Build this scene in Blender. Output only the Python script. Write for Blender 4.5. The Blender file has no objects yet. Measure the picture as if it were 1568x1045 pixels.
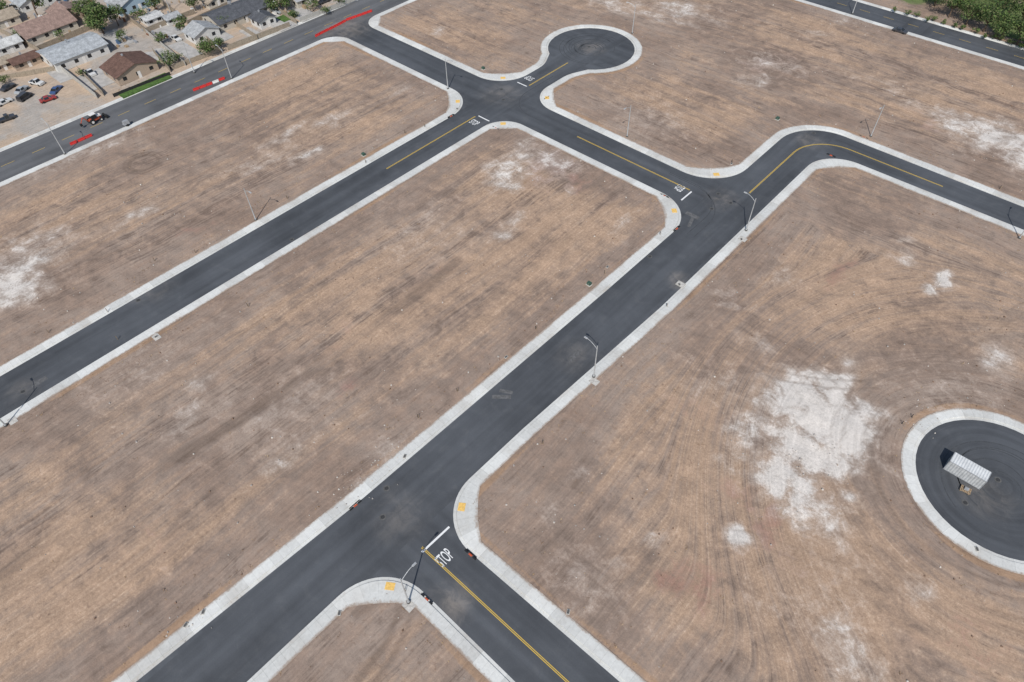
import bpy, bmesh, math, random
import numpy as np
from mathutils import Vector, Matrix
from mathutils.geometry import tessellate_polygon
random.seed(7); rng=np.random.default_rng(7)
S=1.178; H=90.0*S
# ---------- survey camera (calibrated from the two street directions) ----------
d1=Vector((1492,1257,-1050)); d2=Vector((-1749,1180,-1050))
Zc=d1.cross(d2).normalized(); Yc=(d1-d1.dot(Zc)*Zc).normalized(); Xc=Yc.cross(Zc)
M=Matrix((Xc,Yc,Zc))
def G(px,py,h=0.0):
    v=M@Vector((px-784,522.5-py,-1050)); t=(H-h)/-v.z
    return (v.x*t,v.y*t)
SC=bpy.context.scene
COL=bpy.context.collection
# ---------- material helpers ----------
class NT:
    def __init__(s,name):
        s.m=bpy.data.materials.new(name); s.m.use_nodes=True; s.t=s.m.node_tree
        s.b=s.t.nodes['Principled BSDF']; s.b.inputs['Roughness'].default_value=.9
        s.b.inputs['Specular IOR Level'].default_value=.2
    def n(s,ty,ins={},**pr):
        nd=s.t.nodes.new(ty)
        for k,v in pr.items(): setattr(nd,k,v)
        for k,v in ins.items():
            i=nd.inputs[k]
            if isinstance(v,bpy.types.NodeSocket): s.t.links.new(v,i)
            else: i.default_value=v
        return nd
    def math(s,op,a,b=0.0,c=0.0,clamp=False):
        nd=s.n('ShaderNodeMath',{0:a,1:b,2:c},operation=op); nd.use_clamp=clamp; return nd.outputs[0]
    def vmul(s,v,t): return s.n('ShaderNodeVectorMath',{0:v,1:t},operation='MULTIPLY').outputs[0]
    def noise(s,v,scale,detail=5,rough=.6,dist=0): 
        return s.n('ShaderNodeTexNoise',{'Vector':v,'Scale':scale,'Detail':detail,'Roughness':rough,'Distortion':dist}).outputs[0]
    def ss(s,x,a,b,lo=0.0,hi=1.0):
        nd=s.n('ShaderNodeMapRange',{'Value':x,'From Min':a,'From Max':b,'To Min':lo,'To Max':hi},interpolation_type='SMOOTHSTEP'); return nd.outputs[0]
    def mix(s,f,a,b,bt='MIX'):
        nd=s.t.nodes.new('ShaderNodeMix'); nd.data_type='RGBA'; nd.blend_type=bt
        for i,v in ((0,f),(6,a),(7,b)):
            if isinstance(v,bpy.types.NodeSocket): s.t.links.new(v,nd.inputs[i])
            else: nd.inputs[i].default_value=(*v,1) if isinstance(v,tuple) and len(v)==3 else v
        return nd.outputs[2]
    def grey(s,v): return s.n('ShaderNodeCombineColor',{0:v,1:v,2:v}).outputs[0]
    def col(s,c): s.t.links.new(c,s.b.inputs['Base Color'])
    def bump(s,h,st=.5,d=.1):
        s.t.links.new(s.n('ShaderNodeBump',{'Height':h,'Strength':st,'Distance':d}).outputs[0],s.b.inputs['Normal'])
    def pos(s): return s.n('ShaderNodeNewGeometry').outputs['Position']
    def obj(s): return s.n('ShaderNodeTexCoord').outputs['Object']
_mc={}
def simple(name,c,rough=.8,var=.25,scale=3.0,metal=0,spec=.3):
    if name in _mc: return _mc[name]
    t=NT(name); f=t.ss(t.noise(t.obj(),scale,3,.65),.3,.7,1-var,1+var)
    t.col(t.mix(1.0,(c[0],c[1],c[2]),t.grey(f),'MULTIPLY'))
    t.b.inputs['Roughness'].default_value=rough; t.b.inputs['Metallic'].default_value=metal; t.b.inputs['Specular IOR Level'].default_value=spec
    _mc[name]=t.m; return t.m
def mesh(name,vs,fs,mats,mi=None,smooth=False,parent=None,loc=None,rz=0):
    me=bpy.data.meshes.new(name); me.from_pydata(vs,[],fs)
    for m in (mats if isinstance(mats,(list,tuple)) else [mats]): me.materials.append(m)
    if mi: me.polygons.foreach_set('material_index',mi)
    if smooth: me.polygons.foreach_set('use_smooth',[True]*len(fs))
    me.update(); o=bpy.data.objects.new(name,me); COL.objects.link(o)
    if parent: o.parent=parent
    if loc is not None: o.location=loc; o.rotation_euler=(0,0,rz)
    return o
def empty(name,loc=(0,0,0),rz=0):
    o=bpy.data.objects.new(name,None); o.empty_display_size=.5; o.location=loc; o.rotation_euler=(0,0,rz); COL.objects.link(o); return o
class MB:   # mesh accumulator
    def __init__(s): s.v=[];s.f=[];s.mi=[]
    def add(s,vs,fs,m=0):
        b=len(s.v); s.v+=[tuple(v) for v in vs]; s.f+=[tuple(b+i for i in f) for f in fs]; s.mi+=[m]*len(fs)
    def box(s,x0,x1,y0,y1,z0,z1,m=0,tx=0,ty=0,cut=0):
        vs=[(x0,y0,z0),(x1,y0,z0),(x1,y1,z0),(x0,y1,z0),(x0+tx,y0+ty,z1),(x1-tx,y0+ty,z1),(x1-tx,y1-ty,z1),(x0+tx,y1-ty,z1)]
        s.add(vs,[(3,2,1,0),(4,5,6,7),(0,1,5,4),(1,2,6,5),(2,3,7,6),(3,0,4,7)],m)
    def cyl(s,p,q,r0,r1,n=8,m=0):
        p=Vector(p);q=Vector(q);a=(q-p).normalized(); u=a.orthogonal().normalized(); w=a.cross(u)
        vs=[p+(u*math.cos(t)+w*math.sin(t))*r0 for t in [2*math.pi*i/n for i in range(n)]]+[q+(u*math.cos(t)+w*math.sin(t))*r1 for t in [2*math.pi*i/n for i in range(n)]]
        s.add(vs,[(i,(i+1)%n,n+(i+1)%n,n+i) for i in range(n)]+[tuple(range(n-1,-1,-1)),tuple(range(n,2*n))],m)
    def make(s,name,mats,**k): return mesh(name,s.v,s.f,mats,s.mi,**k)
# ---------- street layout (survey units, scaled to metres) ----------
def arc(cx,cy,r,a0,a1,n):
    return [(cx+r*math.cos(math.radians(a0+(a1-a0)*i/n)),cy+r*math.sin(math.radians(a0+(a1-a0)*i/n))) for i in range(n+1)]
CH={
'C1':[(-112.3,-60),(-112.3,108.6,9),(-168.5,108.6,6),(-168.5,-150)],
'C2':[(-180.6,-150),(-180.6,400)],
'C3':[(-168.5,400),(-168.5,222,6),(200,222)],
'C4':[(200,212.8),(-168.5,212.8,6),(-168.5,117.3,6),(-111.6,117.3,9),(-111.6,133.2,9)]+arc(-107.9,148.4,11.8,236,-56,30)+[(-103.7,133.2,9),(-103.7,117.3,9),(-48.2,117.0,10),(-48.2,152.9,10.5),(95,151.2)],
'C5':[(95,144.9),(-38.7,144.7,8),(-38.5,80),(-39.7,44),(-39.8,24.1,8),(60,26)],
'C6':[(60,16.2),(-40.4,16.2,8),(-40.4,-60)],
'C7':[(-52.4,-60),(-50.6,-16),(-49.1,18),(-48.4,77),(-48.4,107.9,9),(-103.3,107.9,6.5),(-103.4,-60)],
}
B2=[(70,78.5),(31.2,78.5,3)]+arc(18.4,82.8,11.5,-30,-330,40)+[(31.2,87.1,3),(70,87.1)]
def fillet(pts):
    out=[];wd=[]
    for i,p in enumerate(pts):
        if len(p)==2 or i in(0,len(pts)-1): out.append((p[0]*S,p[1]*S)); wd.append(0.0); continue
        P=Vector(p[:2])*S;A=Vector(pts[i-1][:2])*S;B=Vector(pts[i+1][:2])*S;r=p[2]*S
        u=(A-P).normalized();v=(B-P).normalized();ang=math.acos(max(-1,min(1,u.dot(v))))
        t=min(r/math.tan(ang/2),.49*(A-P).length if i>1 and len(pts[i-1])==3 else .95*(A-P).length,.95*(B-P).length)
        r=t*math.tan(ang/2); c=P+(u+v).normalized()*(r/math.sin(ang/2))
        p0=P+u*t-c;p1=P+v*t-c; a0=math.atan2(p0.y,p0.x);a1=math.atan2(p1.y,p1.x)
        da=(a1-a0+math.pi)%(2*math.pi)-math.pi; n=14
        left=da>0 and abs(da)>1.0
        for k in range(n+1):
            a=a0+da*k/n; out.append((c.x+r*math.cos(a),c.y+r*math.sin(a))); wd.append((math.sin(math.pi*k/n)**.7) if left else 0.0)
    return out,wd
def normals(pts,closed=False):
    n=len(pts); N=[]
    for i in range(n):
        a=pts[i-1] if i>0 else None; b=pts[i+1] if i<n-1 else None; p=pts[i]; L=[]
        for q,r in((a,p),(p,b)):
            if q is None or r is None: continue
            d=Vector((r[0]-q[0],r[1]-q[1]))
            if d.length>1e-6: d.normalize(); L.append(Vector((-d.y,d.x)))
        m=sum(L,Vector((0,0)))
        m=m.normalized(); k=1/max(.5,m.dot(L[0])); N.append(m*k)
    return N
def ribbon(name,pts,prof,mats,wd=None,extra=0.0,parent=None,mi=0):
    """sweep (offset,z) profile along pts; uv = (length, offset)"""
    N=normals(pts); vs=[];fs=[];uv=[];L=0;Ls=[]
    for i,p in enumerate(pts):
        if i: L+=math.dist(p,pts[i-1])
        Ls.append(L)
        for j,(o,z) in enumerate(prof):
            oo=o+(extra*wd[i] if wd and o>1.5 else 0); vs.append((p[0]+N[i].x*oo,p[1]+N[i].y*oo,z))
    k=len(prof)
    for i in range(len(pts)-1):
        for j in range(k-1): fs.append((i*k+j,(i+1)*k+j,(i+1)*k+j+1,i*k+j+1)); uv+=[(Ls[i],prof[j][0]),(Ls[i+1],prof[j][0]),(Ls[i+1],prof[j+1][0]),(Ls[i],prof[j+1][0])]
    o=mesh(name,vs,fs,mats,parent=parent); l=o.data.uv_layers.new(name='UVMap')
    for i,c in enumerate(uv): l.data[i].uv=c
    return o
chains={k:fillet(v) for k,v in CH.items()}
net=sum([chains[k][0] for k in CH],[])
b2,b2w=fillet(B2)
# ---------- materials: asphalt / concrete ----------
def asphalt_mat(radial=None):
    t=NT('asphalt'); P=t.pos()
    sx=t.n('ShaderNodeSeparateXYZ',{0:P}).outputs
    def near(c,w): return t.math('LESS_THAN',t.math('ABSOLUTE',t.math('ADD',sx[0],-c*S)),w)
    yy=t.math('ADD',t.math('ADD',near(-107.8,5.6),near(-44.4,6.2)),near(-174.5,7.5),clamp=True)
    if radial:
        P0=t.n('ShaderNodeVectorMath',{0:P,1:(radial[0],radial[1],0)},operation='SUBTRACT').outputs[0]
        d=t.n('ShaderNodeVectorMath',{0:P0},operation='LENGTH').outputs['Value']
        st=t.noise(t.n('ShaderNodeCombineXYZ',{0:d,1:t.math('MULTIPLY',sx[0],.06)}).outputs[0],.7,3,.6)
    else:
        ny=t.noise(t.vmul(P,(.42,.016,1)),1,3,.55,.0); nx=t.noise(t.vmul(P,(.016,.42,1)),1,3,.55,.0)
        st=t.n('ShaderNodeMix',{0:yy,2:nx,3:ny}).outputs[0]
    big=t.noise(P,.04,4,.6); fine=t.noise(P,5,2,.8); mid=t.noise(P,.35,5,.65,.6)
    v=t.math('ADD',t.ss(st,.3,.7,-.16,.16),t.ss(big,.35,.65,-.16,.2)); v=t.math('ADD',v,t.ss(fine,.25,.75,-.06,.06)); v=t.math('ADD',v,t.ss(mid,.3,.75,-.05,.08)); v=t.math('ADD',v,1.0)
    c=t.mix(t.ss(mid,.52,.8,0,.3),(.072,.077,.084),(.11,.108,.104))
    c=t.mix(near(-174.5,7.6),c,(.105,.106,.108))
    # dust tracked on to the asphalt by site traffic
    for (px,py,r,s) in [(690,925,5,.5),(1040,430,4,.45),(905,73,7,.35),(768,145,9,.25),(610,790,7,.22),(1105,305,6,.32),(1510,760,6,.3),(530,45,12,.5),(35,600,5,.25),(880,545,6,.22),(1240,215,6,.3),(230,440,8,.2)]:
        g=G(px,py); dd=t.n('ShaderNodeVectorMath',{0:P,1:(g[0],g[1],0)},operation='DISTANCE').outputs['Value']
        c=t.mix(t.math('MULTIPLY',t.ss(dd,r,0,0,s),t.ss(mid,.35,.65,.25,1.2)),c,(.27,.235,.20))
    t.col(t.mix(1.0,c,t.grey(v),'MULTIPLY')); t.b.inputs['Roughness'].default_value=.75; t.b.inputs['Specular IOR Level'].default_value=.35
    t.bump(fine,.3,.02); return t.m
def concrete_mat():
    t=NT('concrete'); uv=t.n('ShaderNodeUVMap').outputs[0]; s=t.n('ShaderNodeSeparateXYZ',{0:uv}).outputs; P=t.pos()
    fr=t.math('FRACT',t.math('MULTIPLY',s[0],1/1.6)); j=t.math('LESS_THAN',fr,.028)
    big=t.noise(P,.16,4,.6); fine=t.noise(P,2.0,4,.75)
    fl=t.math('FLOOR',t.math('MULTIPLY',s[0],1/4.8)); slab=t.n('ShaderNodeTexWhiteNoise',{'W':fl},noise_dimensions='1D').outputs[0]
    c=t.mix(t.ss(big,.42,.7,0,.7),(.64,.64,.605),(.53,.51,.465))
    v=t.math('ADD',t.ss(slab,0,1,.88,1.05),t.ss(fine,.3,.7,-.08,.06)); v=t.math('SUBTRACT',v,t.math('MULTIPLY',j,.2))
    kk=t.math('LESS_THAN',t.math('ABSOLUTE',t.math('ADD',s[1],-.52)),.06); v=t.math('SUBTRACT',v,t.math('MULTIPLY',kk,.14))
    c=t.mix(1.0,c,t.grey(v),'MULTIPLY')
    e=t.math('ADD',t.ss(s[1],1.7,2.45,0,.3),t.ss(s[1],.42,.5,.1,0)); e=t.math('ADD',e,t.math('ADD',t.math('MULTIPLY',fine,.6),t.math('MULTIPLY',big,.4)))
    c=t.mix(t.ss(e,.6,.85,0,.85),c,(.31,.235,.18))
    t.col(c); t.bump(fine,.3,.02); return t.m
ASP=asphalt_mat(); ASPR=asphalt_mat((18.4*S,82.8*S)); CON=concrete_mat()
def sheet(name,poly,z,mat):
    tris=tessellate_polygon([[Vector((p[0],p[1],0)) for p in poly]]); vs=[(p[0],p[1],z) for p in poly]; fs=[]
    for a,b,c in tris:
        A,B,C=(Vector(vs[i][:2]) for i in(a,b,c)); cr=(B-A).cross(C-A)
        if abs(cr)<1e-9: continue
        fs.append((a,b,c) if cr>0 else (c,b,a))
    return mesh(name,vs,fs,mat)
sheet('asphalt_road',net,0.0,ASP); sheet('asphalt_turning_circle',b2,0.0,ASPR)
PROF=[(-.03,.004),(.5,.02),(.56,.15),(2.42,.17),(2.46,-.15)]
sw=empty('sidewalk')
for k in CH:
    pts,wd=chains[k]
    if k in('C2','C3'): ribbon('kerb_strip',pts,[(-.03,.004),(.5,.02),(.56,.15),(1.5,.17),(1.52,-.15)],CON,parent=sw)
    else: ribbon('kerb_and_walk',pts,PROF,CON,wd,1.7,parent=sw)
ribbon('kerb_and_walk',b2,PROF,CON,b2w,0,parent=sw)
# ---------- ground ----------
def cds(a,b,st):
    d=list(np.arange(a,b,st)); lo=[-4000,-2000,-1000,-600,a-100,a-40,a-15]; hi=[b+15,b+40,b+100,600,1000,2000,4000]
    return np.array(sorted(lo+d+hi))
xs=cds(-325,50,.62); ys=cds(-45,312,.62)
GX,GY=np.meshgrid(xs,ys); nx_,ny_=len(xs),len(ys); gx=GX.ravel(); gy=GY.ravel()
def segs(pts): return [(pts[i],pts[i+1]) for i in range(len(pts)-1)]
dist=np.full(gx.shape,1e9)
allsegs=sum([segs(chains[k][0]) for k in CH],[])+segs(b2)
for (a,b) in allsegs:
    ax,ay=a;dx,dy=b[0]-a[0],b[1]-a[1];L2=dx*dx+dy*dy
    if L2<1e-9: continue
    t=np.clip(((gx-ax)*dx+(gy-ay)*dy)/L2,0,1); dist=np.minimum(dist,(gx-ax-t*dx)**2+(gy-ay-t*dy)**2)
dist=np.sqrt(dist)
def inside(poly):
    r=np.zeros(gx.shape,bool); n=len(poly)
    for i in range(n):
        x0,y0=poly[i];x1,y1=poly[(i+1)%n]
        if y0==y1: continue
        c=((y0>gy)!=(y1>gy)); r^=c&(gx<(x1-x0)*(gy-y0)/(y1-y0)+x0)
    return r
ins=inside(net)|inside(b2); sd=np.where(ins,-dist,dist)
def wav(scale,n=14,seed=0):
    r=np.random.default_rng(seed); o=np.zeros(gx.shape)
    for i in range(n):
        a=r.uniform(0,2*math.pi);f=scale*r.uniform(.5,1.8); o+=np.sin(gx*f*math.cos(a)+gy*f*math.sin(a)+r.uniform(0,7))
    return o/math.sqrt(n)
limw=np.where((gx<-182*S)|(gy>222*S),.9,1.75)
tt=np.clip((sd-limw)/.7,0,1)
gz=-.15+tt*(.29+.03*wav(1.6,14,1))+np.clip((sd-4)/8,0,1)*(.12*wav(.25,14,2)+.07*wav(.9,14,3))
gz=np.where(sd<4.6,np.minimum(gz,.162),gz)
mask=np.zeros((len(gx),4)); mask2=np.zeros((len(gx),4)); mask[:,3]=1;mask2[:,3]=1
wx=2.2*wav(.35,10,41)+1.0*wav(1.1,10,42); wy=2.2*wav(.35,10,43)+1.0*wav(1.1,10,44)   # domain warp so no patch is an ellipse
def blob(arr,ch,px,py,rx,ry=None,s=1.0,rot=0):
    c=G(px,py);ry=ry or rx; k=min(1.0,rx/5); dx=gx-c[0]+wx*k;dy=gy-c[1]+wy*k
    u=(dx*math.cos(rot)+dy*math.sin(rot))/rx;v=(-dx*math.sin(rot)+dy*math.cos(rot))/ry
    arr[:,ch]=np.maximum(arr[:,ch],s*np.exp(-(u*u+v*v)*.9))
for b in [(1205,610,5,5,1),(1265,650,7,6,1.1),(1180,735,5.5,5,1.05),(1240,755,6,4,.85),(1290,610,4,6,.95),(1150,665,3,3,.7),(1255,600,4,3,.85),(1225,690,6,5,1.0),(1300,560,2.5,2,.6),(1270,700,4,4,.9),
 (1445,428,1.3,2.8,1.1),(1422,443,1.0,1.6,.85),(1134,826,1.6,1.6,1.1),(1525,557,2.5,4,.62),(1395,902,2,2,.55),(1300,985,3,5,.55),(1310,1030,4,4,.5),(1378,395,3,2,.5),(1380,372,2,2,.45),(1310,765,2,1.5,.7),(1000,830,2,2,.5),(1260,795,3,4,.6),
 (775,265,5,6,.66),(845,252,7,6,.66),(800,240,4,5,.58),(768,357,1.5,3,.68),(788,340,1.5,3,.55),(400,250,3,8,.52),(470,236,2.4,4,.72),(520,180,2.5,9,.5),(440,207,2.2,8,.56),
 (45,408,6,9,.74),(15,440,6,9,.78),(205,333,1.6,5,.58),(415,718,3,4,.52),(450,685,3,3,.45),(300,625,2.5,4,.45),(305,582,2.5,3,.5),(600,690,2,4,.45),(560,735,2,5,.5),(285,650,2,4,.4),
 (1040,12,12,5,.66),(930,6,14,4,.55),(1000,22,14,4,.55),(1180,98,10,6,.48),(1160,122,4,5,.5),(1480,190,9,5,.68),(1535,215,11,7,.84),(1430,178,7,3,.52),(1560,240,8,5,.7),(668,46,4,3,.5),(1165,523,3,2.5,.4),(1300,30,8,4,.4),(1240,55,5,4,.4),
 (895,733,1.5,2,.45),(840,790,2,2,.4),(1190,420,3,3,.35),(870,290,2,2,.45),(610,140,3,6,.4),(690,150,2,4,.4),(50,370,5,9,.5),(1345,130,14,5,.3),(120,240,2,10,.5),(180,215,1.5,8,.45),(860,95,2,2,.4),(980,380,3,2,.4),(950,340,3,3,.45),(1120,460,4,3,.4),(1090,580,6,6,.33),(430,640,8,10,.3),(900,900,7,6,.3),(200,560,8,12,.28),(650,350,8,12,.28),(1250,900,9,9,.3),(1450,600,8,8,.3),(1000,180,14,10,.3)]:
    blob(mask,0,b[0],b[1],b[2]*S,b[3]*S,b[4])
for b in [(845,255,6,7,.9),(815,262,4,4,.6),(1290,420,2,8,.8),(1062,905,4,5,.8),(530,597,2,4,.7),(1190,800,3,4,.85),(1110,762,5,3,.6),(300,358,4,8,.5),(880,285,5,4,.6),(1100,930,3,3,.5),(1180,100,6,10,.6),(1460,810,3,3,.4),(690,420,3,4,.4),(1490,1000,5,5,.5),(420,690,3,4,.3),(1430,190,10,4,.5),(1160,345,4,3,.5),(1200,850,8,6,.45),(1080,640,7,6,.4),(500,520,7,9,.4),(250,800,6,9,.35)]:
    blob(mask,1,b[0],b[1],b[2]*S,b[3]*S,b[4])
sb=np.clip((sd-8-1.5*wav(.09,9,31))/7,0,1)*.7+.28*wav(.07,12,5)
mask[:,2]=np.clip(sb,0,1)
for b in [(1080,900,14,12,.7),(1330,300,14,14,.5),(780,20,18,9,.9),(1000,150,15,9,.9),(960,780,8,8,.6)]: blob(mask,2,*b[:2],b[2],b[3],b[4])
mask2[:,0]=np.exp(-((sd-3.1)/.8)**2)*np.clip(.4+.6*wav(.12,10,8),0,1)
def ring(px,py,r,w,s,a0=-400,a1=400):
    c=G(px,py); d=np.hypot(gx-c[0],gy-c[1]); an=np.degrees(np.arctan2(gy-c[1],gx-c[0])); m=(an>=a0)&(an<=a1)
    mask2[:,1]=np.maximum(mask2[:,1],s*np.exp(-((d-r)/w)**2)*m)
ring(220,250,3.2*S,.6,1.25); ring(220,250,4.2*S,.6,.8); ring(640,515,9*S,.6,.45,-60,50); ring(640,515,11*S,.6,.4,-50,60); ring(700,90,9*S,.8,.5); ring(1090,215,6,.8,.5); ring(520,120,8,.8,.6,-60,120)
ring(1210,330,12,.9,.5,20,150); ring(760,470,13,.8,.4,-60,100); ring(1010,950,10,.9,.45,0,120); ring(600,1010,9,1.2,.9,0,180); ring(600,1010,11.5,1.0,.8,0,180)
for r_,s_ in ((17.5,.7),(19.5,.55),(23,.5),(25,.45),(31,.3),(33,.3)): ring(1503,744,r_,.5,s_)
def track(pts,w=.45,s=.7,gauge=1.0):
    P=[Vector(G(*p)) for p in pts]
    dense=[]
    for i in range(len(P)-1):
        a=P[max(0,i-1)];b=P[i];c=P[i+1];d=P[min(len(P)-1,i+2)]
        for k in range(8):
            u=k/8; dense.append(.5*((2*b)+(c-a)*u+(2*a-5*b+4*c-d)*u*u+(3*b-a-3*c+d)*u**3))
    dense.append(P[-1])
    best=np.full(gx.shape,1e9)
    for i in range(len(dense)-1):
        ax,ay=dense[i];dx,dy=dense[i+1]-dense[i];L2=dx*dx+dy*dy
        if L2<1e-6: continue
        u=np.clip(((gx-ax)*dx+(gy-ay)*dy)/L2,0,1); best=np.minimum(best,(gx-ax-u*dx)**2+(gy-ay-u*dy)**2)
    dd=np.sqrt(best); mask2[:,1]=np.maximum(mask2[:,1],s*np.exp(-((dd-gauge)/w)**2))
track([(0,880),(200,745),(420,610),(640,450),(700,400)],1.1,.8,.6); track([(60,760),(190,640),(320,560),(470,440)],.5,.6)
track([(0,480),(230,330),(420,200),(560,140),(600,110)],.6,.6); track([(1050,480),(1150,560),(1300,590),(1420,560),(1568,470)],.45,.6); track([(1070,470),(1180,520),(1290,590),(1340,680),(1330,800),(1400,900),(1568,960)],.45,.6)
track([(900,640),(1000,560),(1090,470),(1200,380),(1250,300)],.5,.5); track([(760,800),(880,860),(1000,950),(1100,1045)],.45,.6); track([(620,940),(600,990),(560,1045)],.8,1.1); track([(640,945),(690,990),(740,1045)],.5,.9)
track([(880,200),(1000,190),(1100,150),(1250,130),(1568,190)],.6,.5); track([(330,950),(500,850),(600,740),(760,600),(880,500)],.5,.5); track([(100,950),(300,800),(500,660),(760,440)],.5,.45); track([(930,860),(1100,820),(1250,860),(1568,1010)],.45,.5); track([(1280,280),(1230,400),(1100,560),(960,700)],.5,.4); track([(560,180),(400,260),(150,400),(0,500)],.5,.5)
mask2[:,1]*=np.clip(.75+.45*wav(.13,12,61),.1,1.1)   # tracks fade in and out
res=(gx<-182.0*S); far=(gy>223.5*S)&(gx>-168*S)
mask2[:,2]=np.where(res,1.0,0); 
gr=np.clip(.5+.8*wav(.2,10,11),0,1); mask2[:,3]=np.where(far&(gy>227*S),gr,0)
ph=gx.copy(); al=gy.copy()
top=gy>119*S; ph=np.where(top,gy,ph); al=np.where(top,gx,al)
bc=(18.4*S,82.8*S); rd=np.hypot(gx-bc[0],gy-bc[1]); w=np.clip((58-rd)/30,0,1)*(gy<140*S); w=w*w*(3-2*w)
ph=ph*(1-w)+(rd)*w; al=al*(1-w)+w*np.arctan2(gy-bc[1],-(gx-bc[0]))*25
ph=ph+.8*wav(.1,8,21)
idx=np.arange(nx_*ny_).reshape(ny_,nx_)
q=np.stack([idx[:-1,:-1],idx[:-1,1:],idx[1:,1:],idx[1:,:-1]],-1).reshape(-1,4)
me=bpy.data.meshes.new('ground'); me.vertices.add(len(gx)); me.vertices.foreach_set('co',np.stack([gx,gy,gz],-1).ravel())
me.loops.add(q.size); me.loops.foreach_set('vertex_index',q.ravel()); me.polygons.add(len(q)); me.polygons.foreach_set('loop_start',np.arange(len(q))*4); me.update(calc_edges=True)
me.polygons.foreach_set('use_smooth',np.ones(len(q),bool))
for nm,a in(('mask',mask),('mask2',mask2)):
    at=me.attributes.new(nm,'FLOAT_COLOR','POINT'); at.data.foreach_set('color',a.astype(np.float32).ravel())
at=me.attributes.new('flow','FLOAT_VECTOR','POINT'); at.data.foreach_set('vector',np.stack([ph,al,gx*0],-1).astype(np.float32).ravel())
go=bpy.data.objects.new('ground',me); COL.objects.link(go)
t=NT('dirt'); P=t.pos()
A1=t.n('ShaderNodeAttribute',attribute_name='mask'); A2=t.n('ShaderNodeAttribute',attribute_name='mask2'); FL=t.n('ShaderNodeAttribute',attribute_name='flow').outputs['Vector']
m1=t.n('ShaderNodeSeparateColor',{0:A1.outputs['Color']}).outputs; m2=t.n('ShaderNodeSeparateColor',{0:A2.outputs['Color']}).outputs; green=A2.outputs['Alpha']
st0=t.noise(t.vmul(FL,(.13,.009,1)),1,3,.55,.3); st1=t.noise(t.vmul(FL,(.5,.026,1)),1,4,.6,.4); st2=t.noise(t.vmul(FL,(1.9,.09,1)),1,4,.65,.3)
patch=t.noise(P,.045,5,.62,.6); mid=t.noise(P,.3,6,.68,.5); fine=t.noise(P,1.9,5,.78); grit=t.noise(P,6,2,.8)
def S_(*pr):
    o=None
    for a,k in pr:
        x=t.math('MULTIPLY',a,k); o=x if o is None else t.math('ADD',o,x)
    return o
sf=t.ss(S_((st0,.6),(st1,.5),(patch,.6),(mid,.35),(fine,.15),(m1[2],.32)),1.16,1.50)
c=t.mix(t.ss(patch,.36,.64),(.238,.174,.134),(.318,.245,.194))
c=t.mix(t.ss(S_((mid,.6),(st1,.4)),.42,.62,0,.6),c,(.285,.195,.14))
c=t.mix(t.math('MULTIPLY',sf,.88),c,(.40,.268,.175))
c=t.mix(t.math('MULTIPLY',t.ss(S_((st2,.5),(fine,.5)),.53,.68,0,.6),t.math('ADD',t.math('MULTIPLY',sf,.8),.15)),c,(.50,.385,.275))
c=t.mix(t.ss(S_((st2,.3),(mid,.3),(st0,.4)),.47,.37,0,.72),c,(.18,.126,.096))
c=t.mix(t.ss(S_((st1,.7),(mid,.3)),.43,.35,0,.42),c,(.19,.132,.098))
c=t.mix(t.math('MULTIPLY',t.ss(t.noise(P,.9,4,.75,.5),.56,.70,0,.6),t.ss(patch,.42,.6)),c,(.205,.135,.095))
c=t.mix(t.ss(t.math('ADD',m2[0],t.math('MULTIPLY',fine,.8)),.75,1.15,0,.75),c,(.35,.22,.13))
rn=t.math('ADD',m1[1],S_((mid,1.6),(fine,1.0))); rn=t.math('SUBTRACT',rn,1.3)
c=t.mix(t.ss(rn,.35,.95,0,.6),c,(.27,.135,.105))
wn=t.math('SUBTRACT',t.math('ADD',m1[0],S_((mid,1.4),(fine,.5))),.95)
c=t.mix(t.ss(wn,.14,.6,0,.5),c,(.44,.375,.32))
c=t.mix(t.ss(wn,.45,.85,0,.92),c,(.60,.555,.50))
c=t.mix(t.ss(t.math('ADD',m2[1],S_((fine,.3),(mid,.3))),.5,1.2,0,.6),c,(.17,.122,.092))
c=t.n('ShaderNodeHueSaturation',{'Saturation':.93,'Color':c}).outputs[0]
rc=t.mix(t.ss(patch,.4,.6),(.45,.35,.26),(.37,.335,.295)); rc=t.mix(t.ss(mid,.5,.7,0,.6),rc,(.28,.21,.15))
c=t.mix(m2[2],c,rc)
c=t.mix(t.ss(t.math('ADD',green,t.math('MULTIPLY',mid,.8)),.7,1.0,0,.9),c,(.11,.16,.055))
amp=t.math('ADD',t.math('MULTIPLY',sf,.4),.4)
v=t.math('MULTIPLY',t.math('ADD',t.ss(fine,.25,.75,-.24,.22),t.ss(grit,.25,.75,-.16,.16)),amp); v=t.math('ADD',v,t.ss(st2,.3,.7,-.09,.09)); v=t.math('ADD',v,t.ss(mid,.3,.7,-.1,.1)); v=t.math('ADD',v,1.03)
t.col(t.mix(1.0,c,t.grey(v),'MULTIPLY')); t.b.inputs['Roughness'].default_value=1; t.b.inputs['Specular IOR Level'].default_value=.05
t.bump(t.math('SUBTRACT',S_((fine,1),(grit,.3),(st2,.8)),t.math('MULTIPLY',m2[1],.6)),.4,.16)
me.materials.append(t.m)
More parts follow.
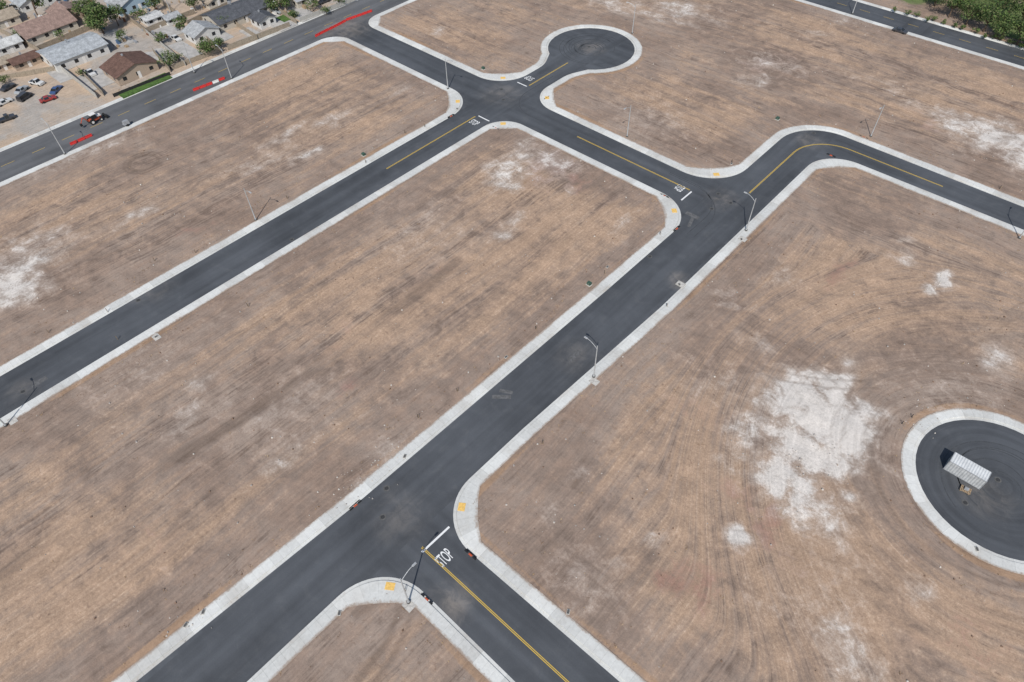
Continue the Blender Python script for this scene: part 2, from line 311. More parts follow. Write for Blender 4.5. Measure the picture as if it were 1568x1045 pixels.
# ---------- markings ----------
def paint(name,c):
    t=NT(name); P=t.pos(); n=t.noise(P,5,4,.8)
    t.col(t.mix(t.ss(n,.56,.76,0,.7),c,(.13,.13,.12))); return t.m
YEL=paint('yellow_paint',(.62,.42,.08)); WHI=paint('white_paint',(.75,.75,.73))
def stripe(name,pts,w,mat,z=.008): return ribbon(name,pts,[(-w/2,z),(w/2,z)],mat)
def dbl(pts):
    e=empty('double_yellow_line')
    for o in(-.12,.12): ribbon('line',pts,[(o-.06,.008),(o+.06,.008)],YEL,parent=e)
def sc(l): return [(a*S,b*S) for a,b in l]
dbl(sc([(-107.9,75),(-107.9,103.2)])); dbl(sc([(-84,112.6),(-53.4,112.5)])); dbl(sc([(-37.2,20.3),(10,20.6)])); dbl(sc([(-107.6,122.5),(-107.6,138)]))
ctr,_=fillet([(-43.4,119.8),(-43.4,148.6,9),(-14,148.5)]); dbl(ctr)
for i in range(-4,30):
    stripe('yellow_lane_dash',sc([(-174.5,i*7.0+25),(-174.5,i*7+28)]),.13,YEL)
for i in range(-22,12): stripe('yellow_lane_dash',sc([(i*7.0,217.4),(i*7+3,217.4)]),.13,YEL)
stripe('stop_line',sc([(-107.5,103.9),(-103.9,103.9)]),.38,WHI); stripe('stop_line',sc([(-52.8,112.3),(-52.8,108.4)]),.38,WHI); stripe('stop_line',[G(646,846),G(688,807)],.36,WHI); stripe('stop_line',sc([(-107.8,121.8),(-111.0,121.8)]),.38,WHI)
def stop(px,py,rz):
    x,y=G(px,py)
    cu=bpy.data.curves.new('stop_marking','FONT'); cu.body='STOP'; cu.size=1.0; cu.align_x='CENTER'; cu.align_y='CENTER'; cu.offset=.008
    o=bpy.data.objects.new('stop_tmp',cu); COL.objects.link(o); dg=bpy.context.evaluated_depsgraph_get(); m=bpy.data.meshes.new_from_object(o.evaluated_get(dg)); bpy.data.objects.remove(o)
    m.materials.clear(); m.materials.append(WHI); o=bpy.data.objects.new('stop_marking',m); COL.objects.link(o); o.location=(x,y,.008); o.rotation_euler=(0,0,rz); o.scale=(1.1,3.1,1)
stop(726,188,0); stop(1040,288,-math.pi/2); stop(681,855,math.pi/2); stop(811,120,math.pi)
TM=NT('tyre_rubber_trace'); n_=TM.noise(TM.pos(),1.5,4,.7); TM.col(TM.mix(TM.ss(n_,.4,.6),(.058,.062,.067),(.075,.08,.086)))
def tmark(pts):
    p,_=fillet(pts); ribbon('tire_mark',p,[(-.11,.006),(.11,.006)],TM.m)
for r in (2.5,2.7,4.2,5.9,6.2,8.3):
    ribbon('tire_mark',sc(arc(18.4+random.uniform(-.6,.6),82.8+random.uniform(-.6,.6),r,random.uniform(0,90),random.uniform(200,340),40)),[(-.1,.006),(.1,.006)],TM.m)
for r in (2.0,2.2,2.9,3.1,4.0,4.2,5.2,5.9,6.2,7.4,8.3):
    ribbon('tire_mark',sc(arc(-107.9+random.uniform(-.8,.8),148.4+random.uniform(-.8,.8),r*1.05,random.uniform(0,90),random.uniform(200,340),40)),[(-.1,.006),(.1,.006)],TM.m)
for pt in [[(-46,100),(-46,115,8),(-60,115)],[(-44.5,100),(-44.5,114.5,9),(-60,114.5)],[(-106,130),(-106,112,8),(-95,112)]]: tmark(pt)
IRON=simple('cast_iron',(.045,.045,.045),.6,.3,8); COLR=simple('manhole_collar_concrete',(.105,.103,.098),.9,.3,3)
def manhole(px,py,r=.36):
    x,y=G(px,py); b=MB()
    for k,(ra,z,m) in enumerate(((r*1.6,.009,1),(r,.014,0))):
        b.add([(ra*math.cos(a),ra*math.sin(a),z) for a in [i*math.pi/12 for i in range(24)]],[tuple(range(24))],m)
    b.make('manhole_cover',[IRON,COLR],loc=(x,y,0))
for p in [(768,137),(771,153),(1100,297),(1119,311),(1090,320),(447,367),(592,748),(586,792),(902,72),(212,460),(995,393),(1246,204),(1478,770),(1528,735),(35,600)]: manhole(*p)
PATCH=simple('asphalt_repair',(.115,.115,.115),.9,.25,1.5)
for (px,py,a,b_,r) in [(768,608,3.6,.9,.7),(775,600,2.6,.8,.5),(1060,330,3.5,1.2,0),(880,545,1,3.4,0),(60,585,1.2,3,0),(1058,340,.8,4,.3)]:
    x,y=G(px,py); mesh('asphalt_patch',[(-a/2,-b_/2,0),(a/2,-b_/2,0),(a/2,b_/2,0),(-a/2,b_/2,0)],[(0,1,2,3)],PATCH,loc=(x,y,.0045+.0001*a),rz=r)
TAC=simple('tactile_yellow',(.75,.48,.14),.7,.15,4)
for (cx,cy,r,ang) in [(-121.3,99.6,9,45),(-120.6,126.3,9,-45),(-94.7,126.3,9,225),(-58.2,127,10,-45),(-31.8,32.1,8,215),(-32.4,8.2,8,125),(-57.4,98.9,9,45),(-96.8,101.4,6.5,135)]:
    rr=r*S-1.45; a=math.radians(ang); x=cx*S+rr*math.cos(a); y=cy*S+rr*math.sin(a); b=MB(); b.box(-.6,.6,-.75,.75,.1,.2)
    b.make('tactile_paving',[TAC],loc=(x,y,0),rz=a)
# ---------- street lamps ----------
GALV=simple('galvanised_steel',(.48,.49,.49),.45,.1,2,.3); LENS=simple('lamp_lens',(.6,.6,.58),.3,.05)
def lamp(px,py,ang,h=9.3,arm=2.4):
    x,y=G(px,py); b=MB(); b.cyl((0,0,0),(0,0,.35),.32,.32,12,1); b.cyl((0,0,.3),(0,0,.45),.24,.2,10); b.cyl((0,0,.4),(0,0,h),.14,.08,10)
    pr=(0,0,h-.9)
    for i in range(1,7):
        u=i/6; q_=(arm*u,0,h-.9+1.15*math.sin(u*math.pi/2)); b.cyl(pr,q_,.06,.05,7); pr=q_
    z=pr[2]; b.box(arm-.05,arm+.7,-.17,.17,z-.06,z+.1,0,.05,.05); b.box(arm+.1,arm+.6,-.12,.12,z-.08,z-.062,2)
    b.make('street_lamp',[GALV,COLR,LENS],loc=(x,y,.15),rz=math.radians(ang))
for l in [(392,338,0),(909,578,180),(626,923,90),(10,653,180),(1142,354,180),(686,137,0),(960,210,-90),(1333,210,-90),(1560,366,90),(968,52,200),(298,112,0),(100,237,180),(355,121,180),(1305,22,90),(262,20,0)]: lamp(*l)
# ---------- utilities ----------
GRN=simple('utility_green',(.045,.09,.065),.6,.15); PALE=simple('pale_concrete',(.46,.44,.40))
def ubox(px,py,s=1.0):
    x,y=G(px,py); b=MB(); b.box(-.8*s,.8*s,-.7*s,.7*s,0,.15,1); b.box(-.6*s,.6*s,-.5*s,.5*s,.15,1.0*s,0); b.box(-.64*s,.64*s,-.54*s,.54*s,1.0*s,1.08*s,0,.04,.04); b.box(-.02,.02,-.52*s,-.505*s,.25,.9*s,1)
    b.make('transformer_box',[GRN,PALE],loc=(x,y,.12))
for p in [(902,437),(557,239),(740,107),(1190,184)]: ubox(*p,.72)
BLK=simple('black_plastic',(.02,.02,.022),.5,.2); ORG=simple('orange_red_paint',(.45,.09,.04),.5,.1); WOOD=simple('timber',(.33,.24,.15),.9,.3,6)
def inlet(x,y,rz):
    b=MB(); b.box(-1.1,1.1,-.03,.12,.02,.135,0)
    for k in range(3):
        cx=-.9+.9*k; b.box(cx-.35,cx+.35,-.42,-.08,.02,.2,1 if k==1 else 0,.08,.08)
    b.make('storm_drain_inlet',[BLK,ORG],loc=(x,y,0),rz=rz)
for px,py,r in [(543,773,90),(722,848,0),(655,916,0),(1323,210,0),(1273,238,0),(1018,300,0),(760,196,0),(690,178,90),(836,150,90),(1035,350,90)]:
    x,y=G(px,py); inlet(x,y,math.radians(r))
for px,py in [(870,938),(1135,368),(240,517),(520,940),(1495,842),(1040,437),(700,168),(1120,252),(285,958),(312,938),(775,548),(620,700),(930,410)]:
    x,y=G(px,py); b=MB(); b.box(-.25,.25,-.4,.4,0,.12,1); b.box(-.18,.18,-.32,.32,.12,.2,0,.03,.03); b.make('water_meter_box',[COLR,PALE],loc=(x,y,.16),rz=random.random())
for px,py,r in [(240,517,0),(1137,367,0),(1042,436,0),(910,585,0),(626,928,0),(20,645,0)]:
    x,y=G(px,py); b=MB(); b.box(-.9,.9,-.7,.7,-.1,.178,0); b.make('concrete_pad',[PALE],loc=(x,y,0),rz=r)
rb=MB()
def rock(x,y,r,m=0):
    z=.13; n=6; vs=[];
    for i in range(n):
        a=2*math.pi*i/n; k=r*random.uniform(.7,1.3); vs.append((x+k*math.cos(a),y+k*math.sin(a),z-.05))
    for i in range(n):
        a=2*math.pi*i/n; k=r*random.uniform(.3,.8); vs.append((x+k*math.cos(a),y+k*math.sin(a),z+r*random.uniform(.5,.9)))
    rb.add(vs,[(i,(i+1)%n,n+(i+1)%n,n+i) for i in range(n)]+[tuple(range(n,2*n))],m)
cand=[i for i in range(0,len(gx),1) if 2.8<sd[i]<9 and -250<gx[i]<45 and -40<gy[i]<300]
cl2=[i for i in range(0,len(gx),1) if 9<sd[i] and -212<gx[i]<45 and -40<gy[i]<250]
random.shuffle(cand); random.shuffle(cl2)
for i in cand[:1300]+cl2[:1800]: rock(gx[i]+random.uniform(-.4,.4),gy[i]+random.uniform(-.4,.4),random.choice([.06,.08,.1,.12,.2]),random.choice([0,1,1,2]))
for (px,py,n,sp) in [(545,738,40,4),(1225,700,40,9),(1410,640,20,4),(890,770,15,6),(300,950,15,3),(600,690,15,3),(40,410,25,9),(1500,205,30,12),(1445,430,12,2)]:
    c=G(px,py)
    for k in range(n): rock(c[0]+random.gauss(0,sp/2),c[1]+random.gauss(0,sp),random.uniform(.06,.2),random.choice([0,2]))
rb.make('rubble',[simple('pale_stone',(.5,.46,.41)),simple('brown_clod',(.2,.13,.09)),simple('grey_stone',(.36,.33,.30))])
wb=MB()
for i in cand[1500:4200]+cl2[2000:3500]:
    if sd[i]>5 and random.random()<.4: continue
    x,y=gx[i],gy[i]
    for k in range(5):
        a=random.uniform(0,6.3); r=random.uniform(.1,.28); h=random.uniform(.1,.28); x0=x+random.gauss(0,.15);y0=y+random.gauss(0,.15); b_=(.05*math.cos(a+1.6),.05*math.sin(a+1.6))
        wb.add([(x0-b_[0],y0-b_[1],.1),(x0+b_[0],y0+b_[1],.1),(x0+r*math.cos(a),y0+r*math.sin(a),.12+h)],[(0,1,2)],random.choice([0,0,1]))
wb.make('dry_weeds',[simple('dry_weed',(.22,.135,.075)),simple('dry_straw',(.45,.32,.17))])
for px,py in [(180,520),(380,470),(640,640),(830,680),(620,905),(1380,650),(1395,640),(75,510),(300,388),(560,250),(1120,250),(1530,290),(1020,470),(700,600),(820,505),(925,420),(1010,360),(650,195),(620,205),(440,305),(237,400),(165,478)]:
    x,y=G(px,py); b=MB(); b.cyl((0,0,0),(0,0,.9),.05,.05,7,0); b.cyl((0,0,.9),(0,0,.98),.07,.06,7,0); b.box(.2,.26,-.03,.03,0,1.1,1); b.make('utility_stub',[BLK,WOOD],loc=(x,y,.1))
# ---------- storage container on the turning circle ----------
WM=simple('white_corrugated_steel',(.6,.61,.6),.5,.1,1,.0); GM=simple('grey_frame_steel',(.3,.31,.32),.5); WD_=simple('grey_container_steel',(.42,.43,.43),.6,.15,1)  # side walls use a greyer steel tone than the roof
cx_,cy_=13.75*S,80.05*S+1.25
cb=empty('storage_container',(cx_,cy_,0))
def corr(name,x0,x1,y0,y1,z0,z1,n,dep,mat,horiz):
    vs=[];fs=[]
    for i in range(n*4+1):
        x=x0+(x1-x0)*i/(n*4); k=dep*(1 if (i%4) in(1,2) else 0)
        vs+=[(x,y0,z0+k),(x,y1,z0+k)] if horiz else [(x,y0+(k if y0>0 else -k),z0),(x,y0+(k if y0>0 else -k),z1)]
    fs=[(i*2,i*2+2,i*2+3,i*2+1) for i in range(n*4)]
    return mesh(name,vs,fs,mat,parent=cb)
corr('roof',-2.98,2.98,-1.16,1.16,2.56,0,14,.05,WM,True)
corr('side_wall_front',-2.95,2.95,-1.17,0,.16,2.5,14,.045,WD_,False); corr('side_wall_back',-2.95,2.95,1.17,0,.16,2.5,14,.045,WD_,False)
b=MB(); b.box(-2.96,2.96,-1.12,1.12,.12,2.54,1)
for x in(-3.03,2.96):
    for y in(-1.22,1.15): b.box(x,x+.08,y,y+.08,0,2.62,0)
for y in(-1.23,1.16): b.box(-2.94,2.94,y,y+.07,.03,.158,0); b.box(-2.94,2.94,y,y+.07,2.505,2.615,0)
for x in(-3.03,2.97): b.box(x,x+.06,-1.13,1.14,2.5,2.61,0); b.box(x,x+.06,-1.13,1.14,.03,.16,0)
for y in(-.7,-.25,.25,.7): b.cyl((-3.0,y,.2),(-3.0,y,2.5),.025,.025,6,0)
b.make('frame_and_doors',[GM,WM],parent=cb)
px_,py_=G(1478,750); pl=empty('timber_pallet',(px_,py_-.3,0),.1); b=MB()
for i in range(7): b.box(-.8+i*.24,-.8+i*.24+.17,-.6,.6,.42,.46,0)
for y in(-.55,0,.5): b.box(-.8,.8,y,y+.08,.3,.415,0)
for x in(-.7,.6): 
    for y in(-.5,.45): b.box(x,x+.1,y,y+.1,0,.295,0)
b.box(-.3,.35,-.2,.25,.47,.85,1); b.make('boards',[WOOD,GM],parent=pl)
# ---------- red water-filled barriers ----------
RED=simple('red_plastic',(.55,.035,.03),.45,.1); WPL=simple('white_plastic',(.7,.68,.64),.5,.1)
def barriers(p,q_,alt=False):
    a=Vector(G(*p));b_=Vector(G(*q_)); n=max(1,int((b_-a).length/2.0)); d=(b_-a)/n; rz=math.atan2(d.y,d.x); e=empty('water_filled_barrier',(a.x,a.y,0),rz); L=d.length
    for i in range(n):
        b=MB(); x0=i*L+.08;x1=(i+1)*L-.14
        pr=[(.22,0),(.22,.18),(.1,.4),(.07,.75),(-.07,.75),(-.1,.4),(-.22,.18),(-.22,0)]
        vs=[(x0,y,z) for y,z in pr]+[(x1,y,z) for y,z in pr]; b.add(vs,[(j,(j+1)%8,8+(j+1)%8,8+j) for j in range(8)]+[tuple(range(7,-1,-1)),tuple(range(8,16))],0)
        b.cyl((x1,0,.3),(x1+.18,0,.3),.05,.05,6,0); b.cyl((x1,0,.6),(x1+.18,0,.6),.05,.05,6,0)
        b.make('segment',[WPL if alt and i%4==3 else RED],parent=e,loc=(0,random.uniform(-.1,.1),0))
barriers((483,57),(530,33)); barriers((530,32),(570,18)); barriers((296,140),(345,121),True); barriers((108,223),(142,208),True)
# ---------- vehicles ----------
GLS=simple('dark_glass',(.02,.022,.025),.15,.05,1,0,.5); TYR=simple('tyre',(.02,.02,.02),.9)
def car(x,y,rz,colr,L=4.6,kind='sedan',z=.12):
    PM=simple('car_paint_%02d%02d%02d'%tuple(int(c*99) for c in colr),colr,.3,.04,1,.0,.5); b=MB(); W=.9
    prof={'sedan':[(-.5,.75,0),(-.34,.9,0),(-.2,1.4,1),(.08,1.42,1),(.24,.95,0),(.5,.75,0)],'van':[(-.5,1.0,0),(-.47,1.75,1),(-.1,1.8,1),(.22,1.75,1),(.34,1.05,0),(.5,.85,0)],'pickup':[(-.5,.9,0),(-.1,.92,0),(-.06,1.7,1),(.14,1.7,1),(.24,1.05,0),(.5,.9,0)]}[kind]
    secs=[]
    for u,h,c in prof:
        ins_=.2 if c else .04; secs.append([(u*L,-W*.92,.28),(u*L,-W,.5),(u*L,-W,min(h-.05,.85)),(u*L,-W+ins_,h),(u*L,W-ins_,h),(u*L,W,min(h-.05,.85)),(u*L,W,.5),(u*L,W*.92,.28)])
    vs=[v for s_ in secs for v in s_]; n=len(secs); fs=[];mi=[]
    for i in range(n-1):
        for j in range(8):
            fs.append((i*8+j,(i+1)*8+j,(i+1)*8+(j+1)%8,i*8+(j+1)%8)); ca,cb_=prof[i][2],prof[i+1][2]
            gl=(j in(2,4) and (ca and cb_)) or (j==3 and ca!=cb_ and not(kind=='pickup' and i==0))
            mi.append(1 if gl else 0)
    fs+=[tuple(range(7,-1,-1)),tuple((n-1)*8+k for k in range(8))]; mi+=[0,0]
    b.add(vs,[f[::-1] for f in fs],0); b.mi=mi
    for ux in(-.31,.31):
        for sy in(-1,1): b.cyl((ux*L,sy*.62,.33),(ux*L,sy*.93,.33),.33,.33,12,2)
    if kind=='pickup': b.box(-.47*L,-.1*L,-.7,.7,.905,.93,1)
    b.make('parked_car',[PM,GLS,TYR],loc=(x,y,z),rz=rz)
WHT=(.6,.6,.58);DK=(.05,.05,.055);SIL=(.36,.38,.39);RDc=(.28,.035,.03);BLU=(.05,.09,.2)
for px,py,rz,c_,k in [(14,137,1.9,DK,'sedan'),(35,141,2.1,SIL,'sedan'),(58,130,.4,WHT,'pickup'),(75,155,1.4,RDc,'sedan'),(40,152,2.0,DK,'van'),(88,141,2.2,BLU,'sedan'),(8,160,1.7,WHT,'sedan'),(12,185,1.5,DK,'pickup'),(28,15,.6,WHT,'van'),(140,115,0,WHT,'pickup'),(425,20,.1,SIL,'sedan'),(270,62,.1,WHT,'sedan'),(497,5,1.57,DK,'sedan'),(1377,50,0,DK,'sedan')]:
    x,y=G(px,py); car(x,y,rz,c_,kind=k,z=0.0 if px>1000 else .14)
x,y=G(147,187); e=empty('backhoe_loader',(x,y,0),math.radians(95)); b=MB()
b.box(-1.6,1.9,-.55,.55,.7,1.35,0,.05,.05); b.box(-.9,.6,-.7,.7,1.35,2.5,2,.12,.1); b.box(-1.0,.7,-.78,.78,2.51,2.62,1); b.box(.7,2.0,-.45,.45,1.355,1.75,1,.1,.05)
for xx,r in((-1.1,.75),(1.4,.5)):
    for sy in(-1,1): b.cyl((xx,sy*.6,r),(xx,sy*1.05,r),r,r,14,3); b.cyl((xx,sy*1.06,r),(xx,sy*1.08,r),r*.5,r*.5,10,1)
for sy in(-.6,.6): b.cyl((.8,sy,1.5),(2.9,sy,.6),.09,.08,6,2)
b.box(2.8,3.5,-1.15,1.15,.15,.9,3,.15,0); b.cyl((-1.7,0,1.0),(-2.8,0,2.7),.14,.11,6,0); b.cyl((-2.8,0,2.7),(-3.9,0,1.4),.11,.09,6,0); b.box(-4.3,-3.7,-.35,.35,.7,1.4,3,.08,.05)
b.make('body',[ORG,WPL,GLS,TYR],parent=e)
x,y=G(195,193); b=MB(); b.box(-.9,.9,-.6,.6,.5,.62,0); b.box(-.8,.8,-.5,.5,.62,1.5,0,.08,.05); 
for sy in(-.7,.7): b.cyl((0,sy-.08,.33),(0,sy+.08,.33),.33,.33,12,1)
b.cyl((.9,0,.5),(1.9,0,.4),.05,.05,6,1); b.make('towed_generator',[GM,TYR],loc=(x,y,.15),rz=1.6)
# ---------- houses ----------
def roofmat(n,c):
    if n in _mc: return _mc[n]
    t=NT(n); o=t.obj(); br=t.n('ShaderNodeTexBrick',{'Vector':o,'Scale':1.0,'Mortar Size':.02,'Brick Width':.6,'Row Height':.3,'Color1':(*[k*1.1 for k in c],1),'Color2':(*[k*.85 for k in c],1),'Mortar':(*[k*.6 for k in c],1)}).outputs[0]
    t.col(t.mix(1.0,br,t.grey(t.ss(t.noise(o,.8,6,.7),.3,.7,.75,1.2)),'MULTIPLY')); _mc[n]=t.m; return t.m
def house(px,py,lx,ly,wall,roof,ridge='y',h=2.8,pitch=.38,rz=0,name='house',metal=False):
    x,y=G(px,py); e=empty(name,(x,y,.1),rz); wm=simple('stucco_%d'%int(wall[0]*100+wall[2]*10),wall,.9,.08); rm=roofmat('shingle_%d_%d'%(int(roof[0]*100),int(roof[2]*100)),roof)
    hx,hy=lx/2,ly/2; b=MB(); rh=(hx if ridge=='y' else hy)*pitch
    if ridge=='y': vs=[(-hx,-hy,0),(hx,-hy,0),(hx,hy,0),(-hx,hy,0),(-hx,-hy,h),(hx,-hy,h),(hx,hy,h),(-hx,hy,h),(0,-hy,h+rh),(0,hy,h+rh)]; fs=[(0,1,5,8,4),(1,2,6,5),(2,3,7,9,6),(3,0,4,7)]
    else: vs=[(-hx,-hy,0),(hx,-hy,0),(hx,hy,0),(-hx,hy,0),(-hx,-hy,h),(hx,-hy,h),(hx,hy,h),(-hx,hy,h),(-hx,0,h+rh),(hx,0,h+rh)]; fs=[(0,1,5,4),(1,2,6,9,5),(2,3,7,6),(3,0,4,8,7)]
    b.add(vs,fs); b.make('walls',[wm],parent=e)
    o_=.5; b=MB(); dz=o_*pitch; T=.14
    for s_ in(-1,1):
        if ridge=='y': p=[(0,-hy-o_,h+rh+.05),(0,hy+o_,h+rh+.05),(s_*(hx+o_),hy+o_,h-dz+.05),(s_*(hx+o_),-hy-o_,h-dz+.05)]
        else: p=[(-hx-o_,0,h+rh+.05),(hx+o_,0,h+rh+.05),(hx+o_,s_*(hy+o_),h-dz+.05),(-hx-o_,s_*(hy+o_),h-dz+.05)]
        p2=[(a,b2_,c-T) for a,b2_,c in p]
        b.add(p+p2,[(0,1,2,3),(7,6,5,4),(0,4,5,1),(1,5,6,2),(2,6,7,3),(3,7,4,0)],0)
    b.make('roof',[rm],parent=e)
    b=MB()
    for k in range(max(2,int(ly/3.5))):
        yy=-hy+ly*(k+.5)/max(2,int(ly/3.5))
        for s_ in(-1,1): b.box(s_*hx-.03,s_*hx+.03,yy-.6,yy+.6,1.0,2.1,0)
    for k in range(max(2,int(lx/3.5))):
        xx=-hx+lx*(k+.5)/max(2,int(lx/3.5))
        for s_ in(-1,1): b.box(xx-.6,xx+.6,s_*hy-.03,s_*hy+.03,1.0,2.1,0)
    b.box(hx-.04,hx+.05,-.2,.75,0,2.1,1) ; b.make('windows_and_door',[GLS,WPL],parent=e)
    b=MB(); b.box(-hx*.5,-hx*.5+.5,-.25,.25,h,h+rh+.5,0); b.make('vent',[GM],parent=e)
    return e
BRN=(.15,.09,.07);PNK=(.30,.21,.175);GRY=(.38,.39,.39);DGR=(.10,.105,.115);LTG=(.40,.42,.43);TAN=(.36,.30,.23)
cream=(.48,.44,.37);whit=(.58,.57,.54);blu=(.3,.4,.48);tanw=(.38,.30,.23); WROOF=(.55,.55,.53)
house(72,50,12,17,cream,PNK,'y',rz=.05); house(118,88,12,17,whit,LTG,'y',3.2,.2); house(203,112,10,13,tanw,BRN,'x',pitch=.3)
house(365,28,11,20,cream,DGR,'y',pitch=.3); house(312,58,7,9,whit,GRY,'x'); house(205,10,10,14,blu,GRY,'x'); house(15,78,6,8,whit,WROOF,'y'); house(42,100,5,8,tanw,BRN,'y',2.4)
house(405,38,6,6,whit,DGR,'x'); house(465,3,8,10,cream,GRY,'y'); house(105,28,8,9,tanw,PNK,'x'); house(5,38,8,10,cream,TAN,'y'); house(55,8,9,12,whit,LTG,'x')
house(265,35,4,5,whit,GRY,'y',2.3,name='garden_shed'); house(330,8,5,7,cream,TAN,'x',2.3,name='garden_shed'); house(5,105,5,6,tanw,TAN,'y',2.3,name='garden_shed'); house(235,35,5,6,whit,WROOF,'y',2.3,.15,name='garden_shed')
for (px,py,lx,ly) in [(-110,40,10,14),(-60,-30,11,15),(60,-40,10,14),(180,-40,11,15),(320,-35,10,14),(450,-40,10,14),(-160,120,10,14)]:
    house(px,py,lx,ly,random.choice([cream,whit,tanw]),random.choice([PNK,GRY,DGR,BRN]),random.choice('xy'))
SLAB=simple('driveway_slab',(.40,.385,.36),.9,.15,.6); LAWN=simple('lawn_grass',(.07,.13,.03),.9,.35,1.5)
def slab(name,px,py,lx,ly,m,z=.2):
    x,y=G(px,py); b=MB(); b.box(-lx/2,lx/2,-ly/2,ly/2,-.2,z,0); b.make(name,[m],loc=(x,y,0))
for i,(px,py,lx,ly) in enumerate([(150,122,12,9),(95,116,10,5),(240,88,10,8),(285,78,14,5),(335,58,8,7),(425,35,14,7),(255,48,12,6),(385,52,9,4),(180,60,14,6),(30,60,9,8),(460,22,12,7),(140,60,8,5)]): slab('driveway_slab',px,py,lx,ly,SLAB,.30+.006*i)
slab('front_lawn',222,132,4.2,16,LAWN,.4)
slab('front_lawn',440,28,5,6,LAWN,.42)
FW=simple('fence_boards',(.30,.25,.19),.9,.25,3); FM=simple('block_wall',(.40,.385,.35),.9,.15); FB=simple('black_rail',(.03,.03,.03),.6)
def fence(p,q_,m,h=1.8,name='fence'):
    a=Vector(G(*p));b_=Vector(G(*q_)); L=(b_-a).length; n=max(1,int(L/2.4)); b=MB()
    for i in range(n):
        x0=i*L/n;x1=(i+1)*L/n; b.box(x0,x0+.12,-.08,.08,0,h+.08,0); b.box(x0+.12,x1,-.03,.03,.05,h+random.uniform(-.03,.03),0)
    b.make(name,[m],loc=(a.x,a.y,.15),rz=math.atan2((b_-a).y,(b_-a).x))
for p,q_,m,h in [((150,152),(95,108),FM,1.8),((160,148),(122,110),FW,1.8),((175,150),(262,116),FB,1.1),((262,112),(236,82),FW,1.8),((285,102),(225,52),FM,1.6),((340,82),(290,40),FW,1.8),((95,108),(60,80),FW,1.8),((265,108),(340,80),FW,1.5),((350,78),(445,42),FW,1.7),((395,62),(345,30),FW,1.8),((455,38),(405,5),FW,1.7),((460,35),(545,2),FM,1.5),((225,52),(300,22),FW,1.8),((60,80),(150,42),FW,1.8),((60,80),(0,50),FW,1.8),((0,125),(95,108),FW,1.6),((290,40),(350,12),FW,1.8),((150,42),(110,5),FW,1.8),((225,52),(170,10),FW,1.8),((290,40),(240,0),FW,1.8)]: fence(p,q_,m,h)
cl=MB()
for k in range(110):
    px=random.uniform(0,470); py=random.uniform(0,max(5,118-px*.22)); x,y=G(px,py); s_=random.uniform(.3,.9); cl.box(x-s_,x+s_*random.uniform(.3,1),y-s_*.5,y+s_*.6,.1,.3+random.uniform(.2,1.2),random.choice([0,1,1,2,2,3,4]),.04,.04)
cl.make('yard_clutter',[WPL,GM,WOOD,simple('blue_tarp',(.08,.14,.24)),simple('rust',(.2,.09,.05))])
# ---------- trees ----------
BARK=simple('bark',(.12,.085,.06),.95,.3,4)
LF=[simple('foliage_lit',(.10,.15,.04),.8,.3,2),simple('foliage_shaded',(.04,.075,.022),.8,.3,2),simple('foliage_olive',(.12,.13,.055),.8,.3,2)]
def tree(px,py,h,r,n=1500,dark=.45,name='leafy_tree',xy=None,squat=.75):
    x,y=xy or G(px,py); b=MB(); th=h*.35; b.cyl((0,0,0),(0,0,th),.05*h*.6,.035*h*.6,8,0); cl_=[]
    for k in range(random.randint(7,10)):
        a=random.uniform(0,6.3); q_=r*random.uniform(.15,.72); z=h*random.uniform(.42,.85); c_=Vector((q_*math.cos(a),q_*math.sin(a),z)); cl_.append((c_,r*random.uniform(.3,.52))); b.cyl((0,0,th*.9),tuple(c_),.018*h,.006*h,5,0)
    cl_.append((Vector((0,0,h*.82)),r*.45))
    for k in range(n):
        c_,cr=random.choice(cl_); d=Vector((random.gauss(0,1),random.gauss(0,1),random.gauss(0,1))).normalized(); p=c_+Vector((d.x,d.y,d.z*squat))*cr*random.uniform(.6,1.12)
        s_=random.uniform(.12,.32)*(.6+h*.06); u=Vector((random.gauss(0,1),random.gauss(0,1),random.gauss(0,.5))).normalized(); w=u.cross(d+Vector((.01,.02,.3))).normalized()
        lit=d.z>0 and random.random()>dark; b.add([p-u*s_,p-w*s_*.6,p+u*s_,p+w*s_*.6],[(0,1,2,3)],1 if lit else random.choice([2,2,3]))  # only upward leaves get the lighter green; light and shade put into colour
    b.make(name,[BARK]+LF,loc=(x,y,.1),rz=random.random()*6)
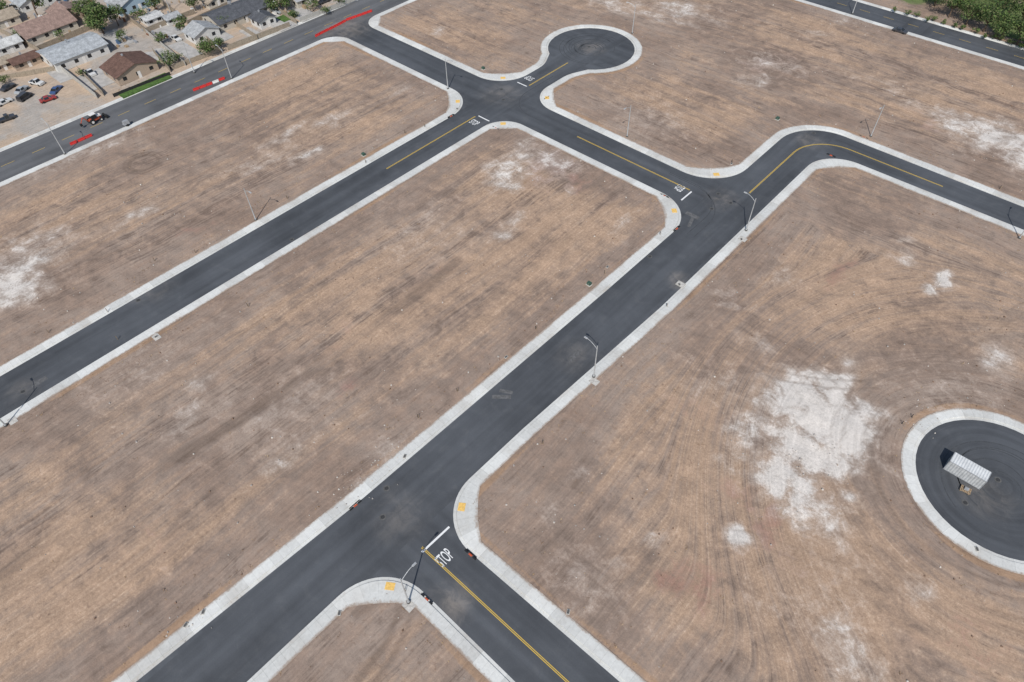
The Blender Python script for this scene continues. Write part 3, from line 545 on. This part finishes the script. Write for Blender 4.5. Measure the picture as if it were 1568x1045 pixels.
for a in [(160,54,10,6.5,4200),(140,32,8,4.5,2000),(182,40,7,4,1500),(60,28,9,4,1500),(322,86,5.5,4,1800),(338,76,4,2.6,800),(250,68,4,2.6,800),(262,106,5,3.4,1000),(285,50,6,3,900),(440,18,7,4.5,1600),(420,20,6,3.6,1200),(480,18,5,3,800),(452,30,3,2.2,500),(520,10,4,2.4,500),(35,64,4,2.8,700),(95,62,3,2.2,450),(190,66,4,2.4,600),(218,36,5,3,800),(240,20,6,3.4,900),(345,44,4,2.4,500),(300,18,6,3.4,900),(10,26,7,4,1300),(500,24,3,2,400),(275,94,2.2,1.7,300),(10,130,3,2,400),(128,118,2.5,1.7,300)]: tree(*a)
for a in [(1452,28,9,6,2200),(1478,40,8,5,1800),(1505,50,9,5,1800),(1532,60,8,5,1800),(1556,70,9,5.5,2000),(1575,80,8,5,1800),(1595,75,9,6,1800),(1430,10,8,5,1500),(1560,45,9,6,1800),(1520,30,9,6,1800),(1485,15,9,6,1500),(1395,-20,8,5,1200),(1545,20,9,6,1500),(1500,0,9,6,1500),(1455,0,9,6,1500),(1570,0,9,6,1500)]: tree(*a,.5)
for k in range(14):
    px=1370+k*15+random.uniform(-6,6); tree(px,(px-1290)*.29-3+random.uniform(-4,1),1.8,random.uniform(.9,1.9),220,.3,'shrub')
# ---------- light ----------
az=math.radians(42.3)
f=Vector((-math.sin(az),math.cos(az)))
a=math.radians(-10); dr=Vector((f.x*math.cos(a)-f.y*math.sin(a),f.x*math.sin(a)+f.y*math.cos(a)))
el=math.radians(46); L=Vector((dr.x*math.cos(el),dr.y*math.cos(el),-math.sin(el)))
sl=bpy.data.lights.new('sun','SUN'); sl.energy=3.8; sl.angle=math.radians(.5); sl.color=(1,.965,.92)
so=bpy.data.objects.new('sun',sl); COL.objects.link(so); so.rotation_euler=L.to_track_quat('-Z','Y').to_euler(); so.location=(0,0,150)
w=bpy.data.worlds.new('World'); SC.world=w; w.use_nodes=True; nt=w.node_tree
sky=nt.nodes.new('ShaderNodeTexSky'); sky.sky_type='NISHITA'; sky.sun_disc=False; sky.sun_elevation=el; sky.sun_rotation=math.atan2(-L.x,-L.y)
nt.links.new(sky.outputs[0],nt.nodes['Background'].inputs[0]); nt.nodes['Background'].inputs[1].default_value=.11
SC.view_settings.view_transform='Standard'; SC.view_settings.look='None'; SC.view_settings.exposure=0
cam=bpy.data.cameras.new('camera'); cam.sensor_width=36; cam.lens=1050/1568*36; cam.clip_end=9000; cam.clip_start=.5
co=bpy.data.objects.new('camera',cam); co.matrix_world=Matrix.Translation((0,0,H))@M.to_4x4(); COL.objects.link(co); SC.camera=co
